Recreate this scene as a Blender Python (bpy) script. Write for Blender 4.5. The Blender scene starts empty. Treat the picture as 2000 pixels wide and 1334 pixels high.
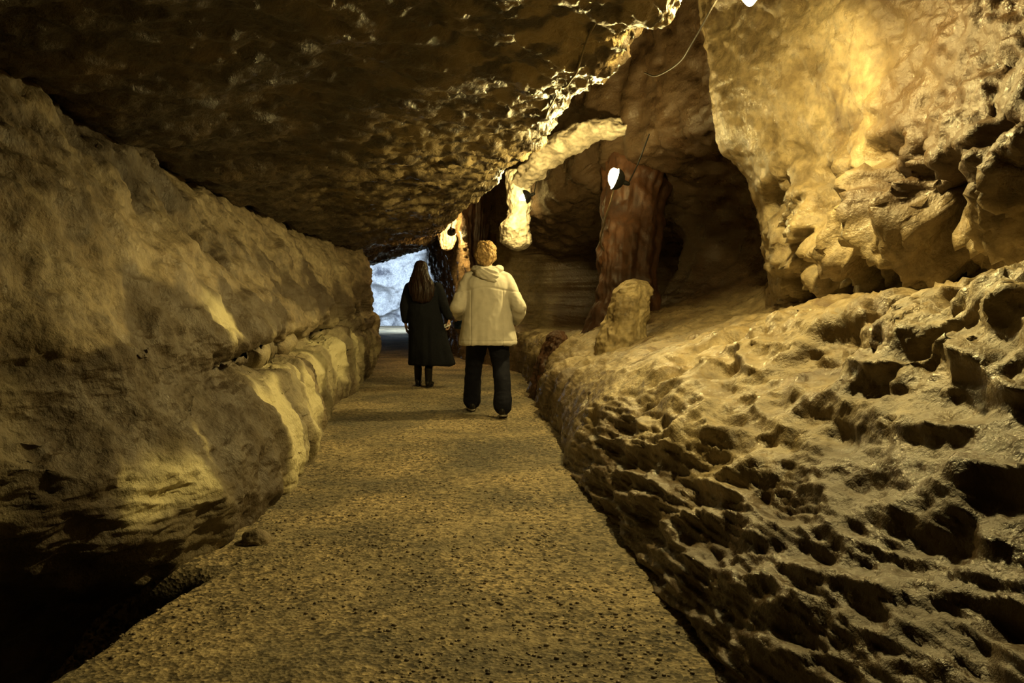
import bpy, bmesh, math, random
import numpy as np
from mathutils import Vector, Matrix

random.seed(7)
RNG = np.random.default_rng(7)
scn = bpy.context.scene
COL = scn.collection

# ------------------------------------------------------------------ noise
def _h(ix, iy, iz, s):
    n = (ix.astype(np.uint32) * np.uint32(374761393) + iy.astype(np.uint32) * np.uint32(668265263)
         + iz.astype(np.uint32) * np.uint32(2147483647) + np.uint32(s * 974711 + 12345))
    n = (n ^ (n >> np.uint32(13))) * np.uint32(1274126177)
    n = (n ^ (n >> np.uint32(16))) * np.uint32(2246822519)
    return n ^ (n >> np.uint32(15))

def perlin(p, seed=0):
    f = np.floor(p); i = f.astype(np.int64); w = p - f
    u = w * w * w * (w * (w * 6 - 15) + 10)
    out = 0
    for dx in (0, 1):
        for dy in (0, 1):
            for dz in (0, 1):
                h = _h(i[:, 0] + dx, i[:, 1] + dy, i[:, 2] + dz, seed)
                gx = (h & np.uint32(1023)).astype(float) / 511.5 - 1
                gy = ((h >> np.uint32(10)) & np.uint32(1023)).astype(float) / 511.5 - 1
                gz = ((h >> np.uint32(20)) & np.uint32(1023)).astype(float) / 511.5 - 1
                d = gx * (w[:, 0] - dx) + gy * (w[:, 1] - dy) + gz * (w[:, 2] - dz)
                wt = (u[:, 0] if dx else 1 - u[:, 0]) * (u[:, 1] if dy else 1 - u[:, 1]) * (u[:, 2] if dz else 1 - u[:, 2])
                out = out + d * wt
    return out * 1.5

def fbm(p, octaves=4, seed=0, gain=.5):
    a, s, f = 1.0, 0, 1.0
    for k in range(octaves):
        s = s + a * perlin(p * f + 17.3 * k, seed + k); a *= gain; f *= 2.03
    return s

def ridged(p, octaves=4, seed=0, gain=.5):
    a, s, f = 1.0, 0, 1.0
    for k in range(octaves):
        s = s + a * (1 - 2.2 * np.abs(perlin(p * f + 9.1 * k, seed + k))); a *= gain; f *= 2.07
    return s - .8

def cells(p, seed=0):
    """distance to the nearest and to the second nearest feature point"""
    i = np.floor(p).astype(np.int64)
    a = np.full(len(p), 9.0); b = np.full(len(p), 9.0)
    for dx in (-1, 0, 1):
        for dy in (-1, 0, 1):
            for dz in (-1, 0, 1):
                c = i + np.array([dx, dy, dz])
                h = _h(c[:, 0], c[:, 1], c[:, 2], seed)
                q = np.stack([(h & np.uint32(1023)) / 1023., ((h >> np.uint32(10)) & np.uint32(1023)) / 1023.,
                              ((h >> np.uint32(20)) & np.uint32(1023)) / 1023.], 1) + c
                d = np.sqrt(((p - q) ** 2).sum(1))
                nb = np.minimum(b, np.maximum(a, d)); a = np.minimum(a, d); b = nb
    return a, b

def sstep(a, b, x):
    t = np.clip((x - a) / (b - a), 0, 1)
    return t * t * (3 - 2 * t)

def bump(x, c, w):
    return np.exp(-((x - c) / w) ** 2)

# ------------------------------------------------------------------ interpolation
def pchip(xk, yk, x):
    xk = np.asarray(xk, float); yk = np.asarray(yk, float); x = np.asarray(x, float)
    sh = yk.shape[1:]; yk = yk.reshape(len(xk), -1)
    h = np.diff(xk)[:, None]; d = np.diff(yk, axis=0) / h
    m = np.zeros_like(yk); m[0] = d[0]; m[-1] = d[-1]
    w1 = 2 * h[1:] + h[:-1]; w2 = h[1:] + 2 * h[:-1]
    same = d[1:] * d[:-1] > 0
    with np.errstate(divide='ignore', invalid='ignore'):
        mm = (w1 + w2) / (w1 / d[:-1] + w2 / d[1:])
    m[1:-1] = np.where(same, np.nan_to_num(mm), 0)
    k = np.clip(np.searchsorted(xk, x, side='right') - 1, 0, len(xk) - 2)
    hh = h[k]; t = ((x - xk[k])[:, None]) / hh
    r = ((1 + 2 * t) * (1 - t) ** 2 * yk[k] + t * (1 - t) ** 2 * hh * m[k]
         + t * t * (3 - 2 * t) * yk[k + 1] + t * t * (t - 1) * hh * m[k + 1])
    return r.reshape((len(x),) + sh)

# ------------------------------------------------------------------ linking helpers
def tag(o, label=None, cat=None, group=None, kind=None):
    if label: o['label'] = label
    if cat: o['category'] = cat
    if group: o['group'] = group
    if kind: o['kind'] = kind
    return o

def link(name, me, mat=None, parent=None):
    o = bpy.data.objects.new(name, me); COL.objects.link(o)
    if mat: me.materials.clear(); me.materials.append(mat)
    if parent: o.parent = parent
    return o

def empty(name, loc):
    o = bpy.data.objects.new(name, None); COL.objects.link(o); o.location = loc
    o.empty_display_size = .1
    return o

def smooth(me):
    me.polygons.foreach_set('use_smooth', np.ones(len(me.polygons), bool)); me.update()

def grid_mesh(name, P, wrap=False, flip=False):
    """P: (n, m, 3) array of points"""
    n, m = P.shape[:2]
    me = bpy.data.meshes.new(name)
    idx = np.arange(n * m).reshape(n, m)
    if wrap: idx = np.concatenate([idx, idx[:, :1]], 1)
    q = np.stack([idx[:-1, :-1], idx[:-1, 1:], idx[1:, 1:], idx[1:, :-1]], -1).reshape(-1, 4)
    if flip: q = q[:, ::-1]
    me.vertices.add(n * m); me.vertices.foreach_set('co', P.reshape(-1).astype(np.float32))
    me.loops.add(q.size); me.loops.foreach_set('vertex_index', q.reshape(-1).astype(np.int32))
    me.polygons.add(len(q)); me.polygons.foreach_set('loop_start', np.arange(0, q.size, 4, dtype=np.int32))
    me.update(calc_edges=True); me.validate(); smooth(me)
    return me

def normals(P, sign):
    n = np.cross(np.gradient(P, axis=0), np.gradient(P, axis=1))
    n = n / (np.linalg.norm(n, axis=2, keepdims=True) + 1e-9)
    return n * sign

# ------------------------------------------------------------------ materials
def new_mat(name):
    m = bpy.data.materials.new(name); m.use_nodes = True
    nt = m.node_tree; b = nt.nodes['Principled BSDF']
    return m, nt, b

def ramp(nt, stops):
    r = nt.nodes.new('ShaderNodeValToRGB')
    while len(r.color_ramp.elements) < len(stops): r.color_ramp.elements.new(.5)
    for e, (p, c) in zip(r.color_ramp.elements, stops):
        e.position = p; e.color = (*c, 1)
    return r

def nz(nt, scale, detail=5, rough=.55, vec=None, dist=0):
    n = nt.nodes.new('ShaderNodeTexNoise'); n.inputs['Scale'].default_value = scale
    n.inputs['Detail'].default_value = detail; n.inputs['Roughness'].default_value = rough
    n.inputs['Distortion'].default_value = dist
    if vec: nt.links.new(vec, n.inputs['Vector'])
    return n

def mixc(nt, fac, a, b, blend='MIX'):
    x = nt.nodes.new('ShaderNodeMix'); x.data_type = 'RGBA'; x.blend_type = blend
    if isinstance(fac, float): x.inputs[0].default_value = fac
    else: nt.links.new(fac, x.inputs[0])
    for s, v in ((6, a), (7, b)):
        if isinstance(v, tuple): x.inputs[s].default_value = (*v, 1)
        else: nt.links.new(v, x.inputs[s])
    return x.outputs[2]

def rock_mat(name, stops, stain=None, stain_amt=(.5, .68), stain_scale=1.2, rough=(.4, .75), bump_s=.5, bump_d=.012,
             stretch=(1, 1, 1), pale=None, spec=.5, fine=38, cscale=2.2, dark=None):
    m, nt, b = new_mat(name); L = nt.links
    tc = nt.nodes.new('ShaderNodeTexCoord'); mp = nt.nodes.new('ShaderNodeMapping')
    L.new(tc.outputs['Object'], mp.inputs['Vector']); mp.inputs['Scale'].default_value = stretch
    v = mp.outputs[0]
    n1 = nz(nt, cscale, 8, .62, v, .4); r = ramp(nt, stops); L.new(n1.outputs['Fac'], r.inputs['Fac'])
    c = r.outputs[0]
    n4 = nz(nt, 16, 4, .6, v); r4 = ramp(nt, [(.3, (.42, .42, .42)), (.6, (1.15, 1.15, 1.15))]); L.new(n4.outputs['Fac'], r4.inputs['Fac'])
    c = mixc(nt, .75, c, r4.outputs[0], 'MULTIPLY')
    if stain:
        n2 = nz(nt, stain_scale, 6, .65, v, .8); r2 = ramp(nt, [(stain_amt[0], (0, 0, 0)), (stain_amt[1], (1, 1, 1))])
        L.new(n2.outputs['Fac'], r2.inputs['Fac']); c = mixc(nt, r2.outputs[0], c, stain)
    if pale:
        at = nt.nodes.new('ShaderNodeAttribute'); at.attribute_name = 'deposit_and_shading'
        c = mixc(nt, at.outputs['Fac'], c, pale)
    if dark:
        ad = nt.nodes.new('ShaderNodeAttribute'); ad.attribute_name = 'dark_mineral'
        c = mixc(nt, ad.outputs['Fac'], c, dark)
    L.new(c, b.inputs['Base Color'])
    n3 = nz(nt, 5, 4, .6, v); mr = nt.nodes.new('ShaderNodeMapRange'); L.new(n3.outputs['Fac'], mr.inputs['Value'])
    mr.inputs['From Min'].default_value = .35; mr.inputs['From Max'].default_value = .65
    mr.inputs['To Min'].default_value = rough[0]; mr.inputs['To Max'].default_value = rough[1]
    L.new(mr.outputs[0], b.inputs['Roughness']); b.inputs['Specular IOR Level'].default_value = spec
    nb = nz(nt, fine, 6, .6, v); bp = nt.nodes.new('ShaderNodeBump'); bp.inputs['Strength'].default_value = bump_s
    bp.inputs['Distance'].default_value = bump_d; L.new(nb.outputs['Fac'], bp.inputs['Height']); L.new(bp.outputs[0], b.inputs['Normal'])
    return m

def cloth_mat(name, c1, c2, scale=30, rough=.85, bs=.3, sheen=.0):
    m, nt, b = new_mat(name); L = nt.links
    tc = nt.nodes.new('ShaderNodeTexCoord')
    n = nz(nt, scale, 5, .6, tc.outputs['Object']); r = ramp(nt, [(.35, c1), (.65, c2)]); L.new(n.outputs['Fac'], r.inputs['Fac'])
    L.new(r.outputs[0], b.inputs['Base Color']); b.inputs['Roughness'].default_value = rough
    b.inputs['Sheen Weight'].default_value = sheen * 0; b.inputs['Specular IOR Level'].default_value = .2
    bp = nt.nodes.new('ShaderNodeBump'); bp.inputs['Strength'].default_value = bs; bp.inputs['Distance'].default_value = .004
    L.new(n.outputs['Fac'], bp.inputs['Height']); L.new(bp.outputs[0], b.inputs['Normal'])
    return m

M = {}
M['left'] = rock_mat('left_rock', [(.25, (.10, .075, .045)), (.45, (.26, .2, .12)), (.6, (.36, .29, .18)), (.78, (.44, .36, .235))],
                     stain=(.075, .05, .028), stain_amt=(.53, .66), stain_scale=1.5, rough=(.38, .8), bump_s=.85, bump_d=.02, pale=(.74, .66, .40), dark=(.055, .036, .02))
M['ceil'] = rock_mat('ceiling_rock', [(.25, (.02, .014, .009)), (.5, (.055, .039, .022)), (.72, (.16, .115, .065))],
                     stain=(.025, .017, .01), stain_amt=(.52, .68), stain_scale=1.6, rough=(.18, .6), bump_s=.9, bump_d=.02, fine=30, pale=(.40, .31, .17))  # last colour is the paler tone painted where lamplight falls on the slab
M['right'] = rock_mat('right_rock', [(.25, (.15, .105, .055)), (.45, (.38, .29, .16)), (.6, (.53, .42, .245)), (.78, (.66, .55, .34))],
                      stain=(.12, .07, .035), stain_amt=(.56, .7), stain_scale=1.3, rough=(.16, .58), bump_s=.7, bump_d=.016, spec=.65, pale=(.068, .038, .019))  # last colour is dark brown, for rusty rock and for painted shade
M['back'] = rock_mat('back_rock', [(.25, (.3, .3, .31)), (.45, (.6, .6, .61)), (.75, (.72, .72, .73))], stain=(.12, .12, .14), stain_amt=(.54, .66), stain_scale=.9,
                     cscale=.6, bump_d=.05, fine=6)
M['orange'] = rock_mat('orange_rock', [(.3, (.025, .01, .0045)), (.5, (.065, .026, .01)), (.7, (.14, .058, .022))], stain=(.06, .025, .012), stretch=(1, 1, .7), rough=(.4, .75))
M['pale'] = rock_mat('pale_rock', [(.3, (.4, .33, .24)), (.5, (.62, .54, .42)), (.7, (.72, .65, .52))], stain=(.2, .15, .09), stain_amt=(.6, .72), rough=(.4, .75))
M['mound'] = rock_mat('mound_rock', [(.3, (.25, .18, .09)), (.5, (.46, .36, .19)), (.7, (.55, .45, .26))], stain=(.05, .035, .02), stain_amt=(.58, .68), stain_scale=4, rough=(.35, .7))

def floor_mat():
    m, nt, b = new_mat('gravel_floor'); L = nt.links
    tc = nt.nodes.new('ShaderNodeTexCoord'); v = tc.outputs['Object']
    n1 = nz(nt, 1.0, 7, .65, v, .3); r = ramp(nt, [(.36, (.17, .15, .11)), (.48, (.3, .25, .155)), (.6, (.5, .4, .235))]); L.new(n1.outputs['Fac'], r.inputs['Fac'])
    vo = nt.nodes.new('ShaderNodeTexVoronoi'); vo.inputs['Scale'].default_value = 75; L.new(v, vo.inputs['Vector'])
    sp = nt.nodes.new('ShaderNodeSeparateColor'); L.new(vo.outputs['Color'], sp.inputs[0])
    r2 = ramp(nt, [(.15, (.3, .29, .28)), (.3, (.85, .83, .8)), (.75, (1.05, 1.03, 1.0)), (.95, (1.55, 1.5, 1.45))]); L.new(sp.outputs[0], r2.inputs['Fac'])
    n5 = nz(nt, 2.3, 4, .6, v); r5 = ramp(nt, [(.4, (.25, .25, .25)), (.56, (1, 1, 1))]); L.new(n5.outputs['Fac'], r5.inputs['Fac'])
    c = mixc(nt, r5.outputs[0], r.outputs[0], mixc(nt, 1.0, r.outputs[0], r2.outputs[0], 'MULTIPLY'))
    n3 = nz(nt, 26, 5, .7, v); r3 = ramp(nt, [(.4, (.22, .21, .2)), (.55, (1.1, 1.1, 1.1))]); L.new(n3.outputs['Fac'], r3.inputs['Fac'])
    c = mixc(nt, .8, c, r3.outputs[0], 'MULTIPLY')
    L.new(c, b.inputs['Base Color']); b.inputs['Roughness'].default_value = .85
    bp = nt.nodes.new('ShaderNodeBump'); bp.inputs['Strength'].default_value = .6; bp.inputs['Distance'].default_value = .008
    L.new(vo.outputs['Distance'], bp.inputs['Height']); 
    bp2 = nt.nodes.new('ShaderNodeBump'); bp2.inputs['Strength'].default_value = .5; bp2.inputs['Distance'].default_value = .02
    L.new(n3.outputs['Fac'], bp2.inputs['Height']); L.new(bp.outputs[0], bp2.inputs['Normal']); L.new(bp2.outputs[0], b.inputs['Normal'])
    return m
M['floor'] = floor_mat()
M['gravel'] = rock_mat('gravel_stone', [(.3, (.12, .1, .075)), (.5, (.25, .2, .13)), (.7, (.42, .35, .23))], cscale=9, bump_s=.2)
M['jacket'] = cloth_mat('cream_fabric', (.64, .6, .53), (.72, .67, .59), 14, .8, .15)
M['black'] = cloth_mat('black_wool', (.004, .0045, .007), (.008, .009, .013), 60, .9, .3, .05)
M['navy'] = cloth_mat('navy_denim', (.005, .0055, .012), (.009, .0095, .019), 80, .85, .2, .05)
M['tights'] = cloth_mat('black_hose', (.008, .008, .01), (.014, .013, .014), 90, .7, .1, .02)
M['skin'] = cloth_mat('skin', (.5, .3, .2), (.58, .36, .25), 25, .55, .1, 0)
M['blond'] = cloth_mat('blond_hair', (.26, .16, .07), (.5, .34, .16), 45, .5, .8, .1)
M['brown'] = cloth_mat('brown_hair', (.009, .0045, .003), (.024, .011, .006), 40, .45, .8, .05)
M['leather'] = cloth_mat('black_leather', (.01, .009, .008), (.02, .018, .016), 30, .4, .2, 0)
M['sole'] = cloth_mat('pale_sole', (.3, .27, .22), (.38, .34, .28), 30, .7, .1, 0)
M['blue'] = cloth_mat('dark_blue_cloth', (.012, .025, .05), (.02, .04, .075), 40, .7, .2, 0)
M['card'] = cloth_mat('white_card', (.75, .75, .74), (.8, .8, .8), 20, .5, .05, 0)
M['metal'] = cloth_mat('lamp_metal', (.02, .02, .02), (.05, .05, .05), 20, .45, .1, 0)
M['cable'] = cloth_mat('cable_rubber', (.05, .045, .04), (.09, .08, .07), 30, .6, .1, 0)
M['cablelight'] = cloth_mat('cable_worn', (.22, .18, .12), (.3, .25, .17), 30, .5, .1, 0)

def bulb_mat(name, col, strength):
    m, nt, b = new_mat(name)
    b.inputs['Base Color'].default_value = (.9, .9, .85, 1)
    b.inputs['Emission Color'].default_value = (*col, 1); b.inputs['Emission Strength'].default_value = strength
    return m

# ------------------------------------------------------------------ camera
F = 1532.0
cam = bpy.data.cameras.new('camera'); co = bpy.data.objects.new('camera', cam); COL.objects.link(co)
cam.sensor_width = 36; cam.lens = 36 * F / 2000; cam.clip_end = 200
PITCH = math.radians(2.65); co.location = (0, 0, 1.05); co.rotation_euler = (math.radians(90) - PITCH, 0, 0)
scn.camera = co

# ------------------------------------------------------------------ the cave walls: tables of cross-sections (x, z) at stations along y
def section_grid(table, ys, nt_rows, tk=None):
    Y = [t[0] for t in table]
    A = np.array([t[1] for t in table], float)             # stations, rows, (x, z)
    R = A.shape[1]
    tk = np.arange(R) if tk is None else np.asarray(tk)
    B = pchip(Y, A, ys)                                     # ny, R, 2
    t = np.interp(np.linspace(0, 1, nt_rows), np.linspace(0, 1, len(tk)), tk) if False else np.linspace(tk[0], tk[-1], nt_rows)
    C = pchip(tk, B.transpose(1, 0, 2), t).transpose(1, 0, 2)
    P = np.empty((len(ys), nt_rows, 3)); P[..., 0] = C[..., 0]; P[..., 1] = ys[:, None]; P[..., 2] = C[..., 1]
    return P, t

def ystations(a, b, near, n):
    """denser where the camera stands close"""
    y = np.linspace(a, b, 4000); w = 1 / np.maximum(np.abs(y - 1.0), near)
    c = np.cumsum(w); c = (c - c[0]) / (c[-1] - c[0])
    return np.interp(np.linspace(0, 1, n), c, y)

def disp(P, sign, f):
    n = normals(P, sign); d = f(P.reshape(-1, 3)).reshape(P.shape[:2])
    return P + n * d[..., None]

def set_attr(me, name, v):
    a = me.attributes.new(name, 'FLOAT', 'POINT'); a.data.foreach_set('value', np.ascontiguousarray(v, np.float32).reshape(-1))

# --- left wall
LT = [
 (-3, [(-2, -.8), (-2, .0), (-1.95, .4), (-2, .65), (-2.1, .75), (-2.1, .95), (-2.2, 1.5), (-2.5, 2.1), (-3.2, 2.6)]),
 (1, [(-2.3, -.8), (-2.25, .0), (-2.1, .4), (-2.05, .65), (-2.1, .78), (-2.1, .95), (-2.2, 1.5), (-2.55, 2.1), (-3.2, 2.6)]),
 (2.1, [(-2.4, -.8), (-2.2, .1), (-2.0, .4), (-1.92, .65), (-2.0, .78), (-2.0, .95), (-2.15, 1.5), (-2.5, 2.1), (-3.2, 2.6)]),
 (2.7, [(-2.2, -.8), (-1.58, .17), (-1.5, .35), (-1.62, .6), (-1.67, .74), (-1.72, .88), (-2.02, 1.5), (-2.48, 2.1), (-3.2, 2.6)]),
 (3.3, [(-1.6, -.4), (-1.23, .13), (-1.25, .3), (-1.4, .56), (-1.52, .72), (-1.58, .86), (-2.0, 1.5), (-2.48, 2.15), (-3.2, 2.7)]),
 (4.5, [(-1.3, -.1), (-1.25, .1), (-1.32, .35), (-1.46, .6), (-1.66, .72), (-1.58, .86), (-2.0, 1.5), (-2.48, 2.15), (-3.2, 2.7)]),
 (6, [(-1.52, -.1), (-1.5, .1), (-1.57, .35), (-1.7, .6), (-1.95, .7), (-1.82, .86), (-2.2, 1.5), (-2.65, 2.1), (-3.3, 2.6)]),
 (8, [(-1.87, -.1), (-1.83, .12), (-1.85, .35), (-1.94, .58), (-2.18, .68), (-2.04, .88), (-2.38, 1.5), (-2.8, 2.06), (-3.4, 2.5)]),
 (10.5, [(-2.1, -.1), (-2.05, .15), (-2.05, .45), (-2.1, .75), (-2.3, .85), (-2.25, 1.05), (-2.4, 1.5), (-2.65, 2.0), (-3.3, 2.5)]),
 (12.5, [(-2.3, -.1), (-2.2, .2), (-2.1, .5), (-2.12, .8), (-2.25, .95), (-2.2, 1.1), (-2.25, 1.5), (-2.5, 1.95), (-3.2, 2.5)]),
 (14, [(-2.9, -.1), (-2.8, .2), (-2.7, .5), (-2.7, .8), (-2.8, .95), (-2.75, 1.1), (-2.7, 1.5), (-2.8, 2.0), (-3.4, 2.5)]),
 (17, [(-3.5, -.1), (-3.4, .2), (-3.3, .5), (-3.3, .8), (-3.35, .95), (-3.35, 1.1), (-3.35, 1.5), (-3.5, 2.0), (-4, 2.5)]),
 (22, [(-4.3, -.1), (-4.2, .2), (-4.1, .5), (-4.1, .8), (-4.15, .95), (-4.15, 1.1), (-4.15, 1.5), (-4.3, 2.1), (-5, 2.6)]),
 (28, [(-5.3, -.1), (-5.2, .2), (-5.1, .5), (-5.1, .8), (-5.1, .95), (-5.1, 1.1), (-5.1, 1.5), (-5.3, 2.3), (-6, 2.9)]),
]
ys = ystations(-3, 28, 2.2, 620)
P, tt = section_grid(LT, ys, 330)
def fl(p):
    q = p.copy()
    return .10 * fbm(q * [.7, .6, .8], 3, 3) + .05 * ridged(q * [1.6, 1.3, 1.9], 4, 11)
P = disp(P, 1, fl)
def fl2(p):
    z = p[:, 2]; y = p[:, 1]
    foot = sstep(.78, .6, z) * sstep(3.6, 5, y) * sstep(14, 12.5, y)
    fl = perlin(np.stack([y * 4.2 + z * 1.2, z * .9, y * 0], 1), 31) + .5 * perlin(np.stack([y * 9 + z * 2, z * 1.4, y * 0], 1), 32)
    d = foot * .06 * fl
    up = sstep(.6, .9, z)
    d += .030 * up * ridged(np.stack([z * 2.4 + y * 1.0, (y - z) * .4, p[:, 0] * .5], 1), 4, 37)
    d += (1 - .6 * foot) * (.016 * ridged(p * [4, 3.2, 4.4], 4, 41) + .010 * fbm(p * 12, 3, 43))
    a, b = cells(p * [5, 4, 6], 5)
    d += .01 * up * np.minimum(b - a, .5) - .10 * bump(z + .06 * perlin(p * [0, 2, 0], 39), .72, .07) * sstep(4, 4.8, y) * sstep(13, 11, y) * sstep(-.3, .2, perlin(p * [0, .8, 0], 38))
    near = sstep(3.9, 3.0, y) * sstep(.55, .35, z)
    d += near * .017 * ridged(np.stack([p[:, 0] * 3, y * 4, z * 14], 1), 3, 47)
    d += .005 * fbm(p * 34, 2, 45)
    return d
P = disp(P, 1, fl2)
me = grid_mesh('wall_left', P)
p = P.reshape(-1, 3)
dep_shading = sstep(.8, .55, p[:, 2]) * sstep(4.0, 4.8, p[:, 1]) * sstep(-.12, .25, perlin(np.stack([p[:, 1] * 2.1 + p[:, 2] * .8, p[:, 2] * .6, p[:, 1] * 0], 1), 51)
      + .5 * perlin(np.stack([p[:, 1] * 5.5, p[:, 2] * 1.2, p[:, 1] * 0], 1), 52))
dep_shading = np.maximum(dep_shading, .55 * sstep(.2, .45, perlin(np.stack([p[:, 1] * 1.8, p[:, 2] * 1.1, p[:, 0]], 1), 53)) * sstep(1.2, .8, p[:, 2]))
wob = .12 * perlin(p * [3, 3, 4], 54) + .1 * perlin(np.stack([p[:, 1] * 9, p[:, 2] * 2, p[:, 1] * 0], 1), 59)
def streak(y0, w, z0, z1): return sstep(1.25, .75, np.abs(p[:, 1] + wob - .25 * (p[:, 2] - .3) - y0) / w) * sstep(z0 - .06, z0 + .06, p[:, 2] + wob * .5) * sstep(z1 + .08, z1 - .08, p[:, 2] + wob * .6)
dep_shading = .45 * dep_shading
for a in ((4.55, .3, .0, .62), (5.35, .12, .12, .6), (5.75, .1, .1, .66), (6.2, .14, .15, .6), (7.2, .35, .25, .66), (8.6, .4, .2, .7), (9.9, .3, .25, .75), (3.05, .22, .24, .46), (4.2, .16, .84, 1.08)): dep_shading = np.maximum(dep_shading, streak(*a))
set_attr(me, 'deposit_and_shading', dep_shading * .95)
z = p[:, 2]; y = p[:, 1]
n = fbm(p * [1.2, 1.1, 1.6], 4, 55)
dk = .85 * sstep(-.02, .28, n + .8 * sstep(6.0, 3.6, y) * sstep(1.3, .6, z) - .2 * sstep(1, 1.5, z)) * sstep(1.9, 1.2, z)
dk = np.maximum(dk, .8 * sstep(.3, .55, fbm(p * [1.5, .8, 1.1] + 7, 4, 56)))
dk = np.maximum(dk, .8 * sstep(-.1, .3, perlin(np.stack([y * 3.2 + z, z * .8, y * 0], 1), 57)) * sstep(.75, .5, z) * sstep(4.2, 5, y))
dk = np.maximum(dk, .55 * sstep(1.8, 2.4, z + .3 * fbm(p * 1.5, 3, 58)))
set_attr(me, 'dark_mineral', dk * (1 - dep_shading))
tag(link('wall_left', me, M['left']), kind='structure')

# --- right wall
RT = [
 (-3, [(.8, -.1), (.9, .15), (1.05, .4), (1.25, .68), (1.6, 1.05), (1.98, 1.28), (1.95, 1.8), (1.95, 2.4), (1.95, 2.8), (1.95, 3.4), (1.8, 4.4), (-.5, 4.8)]),
 (1.2, [(.68, -.1), (.76, .15), (.95, .42), (1.22, .72), (1.6, 1.1), (1.98, 1.3), (1.95, 1.8), (1.95, 2.4), (1.95, 2.8), (1.9, 3.4), (1.7, 4.4), (-.5, 4.8)]),
 (2.2, [(.58, -.1), (.68, .15), (.92, .42), (1.2, .72), (1.6, 1.08), (2.45, 1.25), (2.2, 1.75), (2.38, 2.4), (2.4, 2.8), (2.3, 3.4), (2.0, 4.4), (-.5, 4.8)]),
 (3.5, [(.46, -.1), (.55, .15), (.78, .42), (1.15, .7), (1.62, .98), (2.6, 1.2), (2.15, 1.7), (2.3, 2.4), (2.32, 2.8), (2.25, 3.4), (1.9, 4.4), (-.5, 4.8)]),
 (5, [(.37, -.1), (.42, .15), (.58, .4), (.95, .68), (1.62, .88), (2.5, 1.1), (2.08, 1.62), (2.1, 2.4), (2.06, 2.8), (2.0, 3.4), (1.5, 4.4), (-.5, 4.8)]),
 (6.5, [(.34, -.1), (.37, .15), (.5, .38), (.82, .6), (1.55, .82), (2.2, 1.05), (2.04, 1.75), (1.68, 2.46), (1.62, 2.85), (1.55, 3.4), (1.3, 4.4), (-.5, 4.8)]),
 (7.05, [(.33, -.1), (.36, .15), (.46, .38), (.85, .6), (1.5, .85), (2.25, 1.12), (2.6, 1.8), (2.3, 2.45), (1.85, 2.8), (1.82, 3.4), (1.6, 4.4), (-.5, 4.8)]),
 (7.7, [(.31, -.1), (.34, .15), (.45, .4), (.8, .62), (1.45, .88), (2.3, 1.15), (2.8, 1.8), (2.4, 2.5), (1.72, 2.76), (1.7, 3.4), (1.5, 4.4), (-.5, 4.8)]),
 (8.6, [(.28, -.1), (.3, .15), (.38, .4), (.65, .65), (1.3, .92), (2.2, 1.2), (2.7, 1.8), (2.1, 2.5), (1.4, 2.76), (1.35, 3.4), (1.2, 4.4), (-.6, 4.8)]),
 (9.5, [(.25, -.1), (.26, .15), (.3, .4), (.45, .62), (1.1, .8), (1.9, 1.25), (2.1, 1.8), (1.6, 2.4), (.85, 2.7), (.8, 3.3), (.6, 4.2), (-1, 4.6)]),
 (11, [(.2, -.1), (.22, .15), (.25, .4), (.36, .58), (1.5, .68), (2.9, 1.2), (2.8, 1.7), (1.2, 2.1), (.35, 2.4), (.3, 3.0), (.2, 4.0), (-1.2, 4.4)]),
 (12.2, [(.1, -.1), (.1, .15), (.1, .4), (.14, .6), (1.2, .75), (2.4, 1.25), (2.2, 1.7), (.5, 2.05), (-.05, 2.5), (-.1, 3), (-.2, 3.8), (-1.5, 4.2)]),
 (13.3, [(-.3, -.1), (-.3, .15), (-.3, .4), (-.32, .65), (-.35, .9), (-.4, 1.25), (-.5, 1.7), (-.6, 2.1), (-.65, 2.5), (-.7, 3), (-.8, 3.6), (-2, 4)]),
 (15, [(-.9, -.1), (-.9, .15), (-.92, .4), (-.95, .65), (-.98, .9), (-1, 1.25), (-1.05, 1.7), (-1.1, 2.1), (-1.15, 2.5), (-1.2, 3), (-1.3, 3.6), (-2.4, 4)]),
 (17, [(-1.3, -.1), (-1.3, .15), (-1.3, .4), (-1.32, .65), (-1.35, .9), (-1.35, 1.25), (-1.4, 1.7), (-1.45, 2.1), (-1.5, 2.5), (-1.55, 3), (-1.6, 3.6), (-3, 4)]),
 (20, [(-1.85, -.1), (-1.85, .15), (-1.85, .4), (-1.87, .65), (-1.9, .9), (-1.9, 1.25), (-1.95, 1.7), (-2, 2.1), (-2.1, 2.5), (-2.2, 3), (-2.3, 3.6), (-3.5, 4)]),
 (24, [(-2.2, -.1), (-2.2, .15), (-2.2, .4), (-2.22, .65), (-2.25, .9), (-2.25, 1.25), (-2.3, 1.7), (-2.4, 2.1), (-2.5, 2.5), (-2.6, 3), (-2.7, 3.6), (-4, 4)]),
 (28, [(-2.6, -.1), (-2.6, .15), (-2.6, .4), (-2.62, .65), (-2.65, .9), (-2.65, 1.25), (-2.7, 1.7), (-2.8, 2.1), (-2.9, 2.5), (-3, 3), (-3.1, 3.6), (-4.5, 4)]),
]
ys = ystations(-3, 28, 2.2, 720)
P, tt = section_grid(RT, ys, 480)
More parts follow.
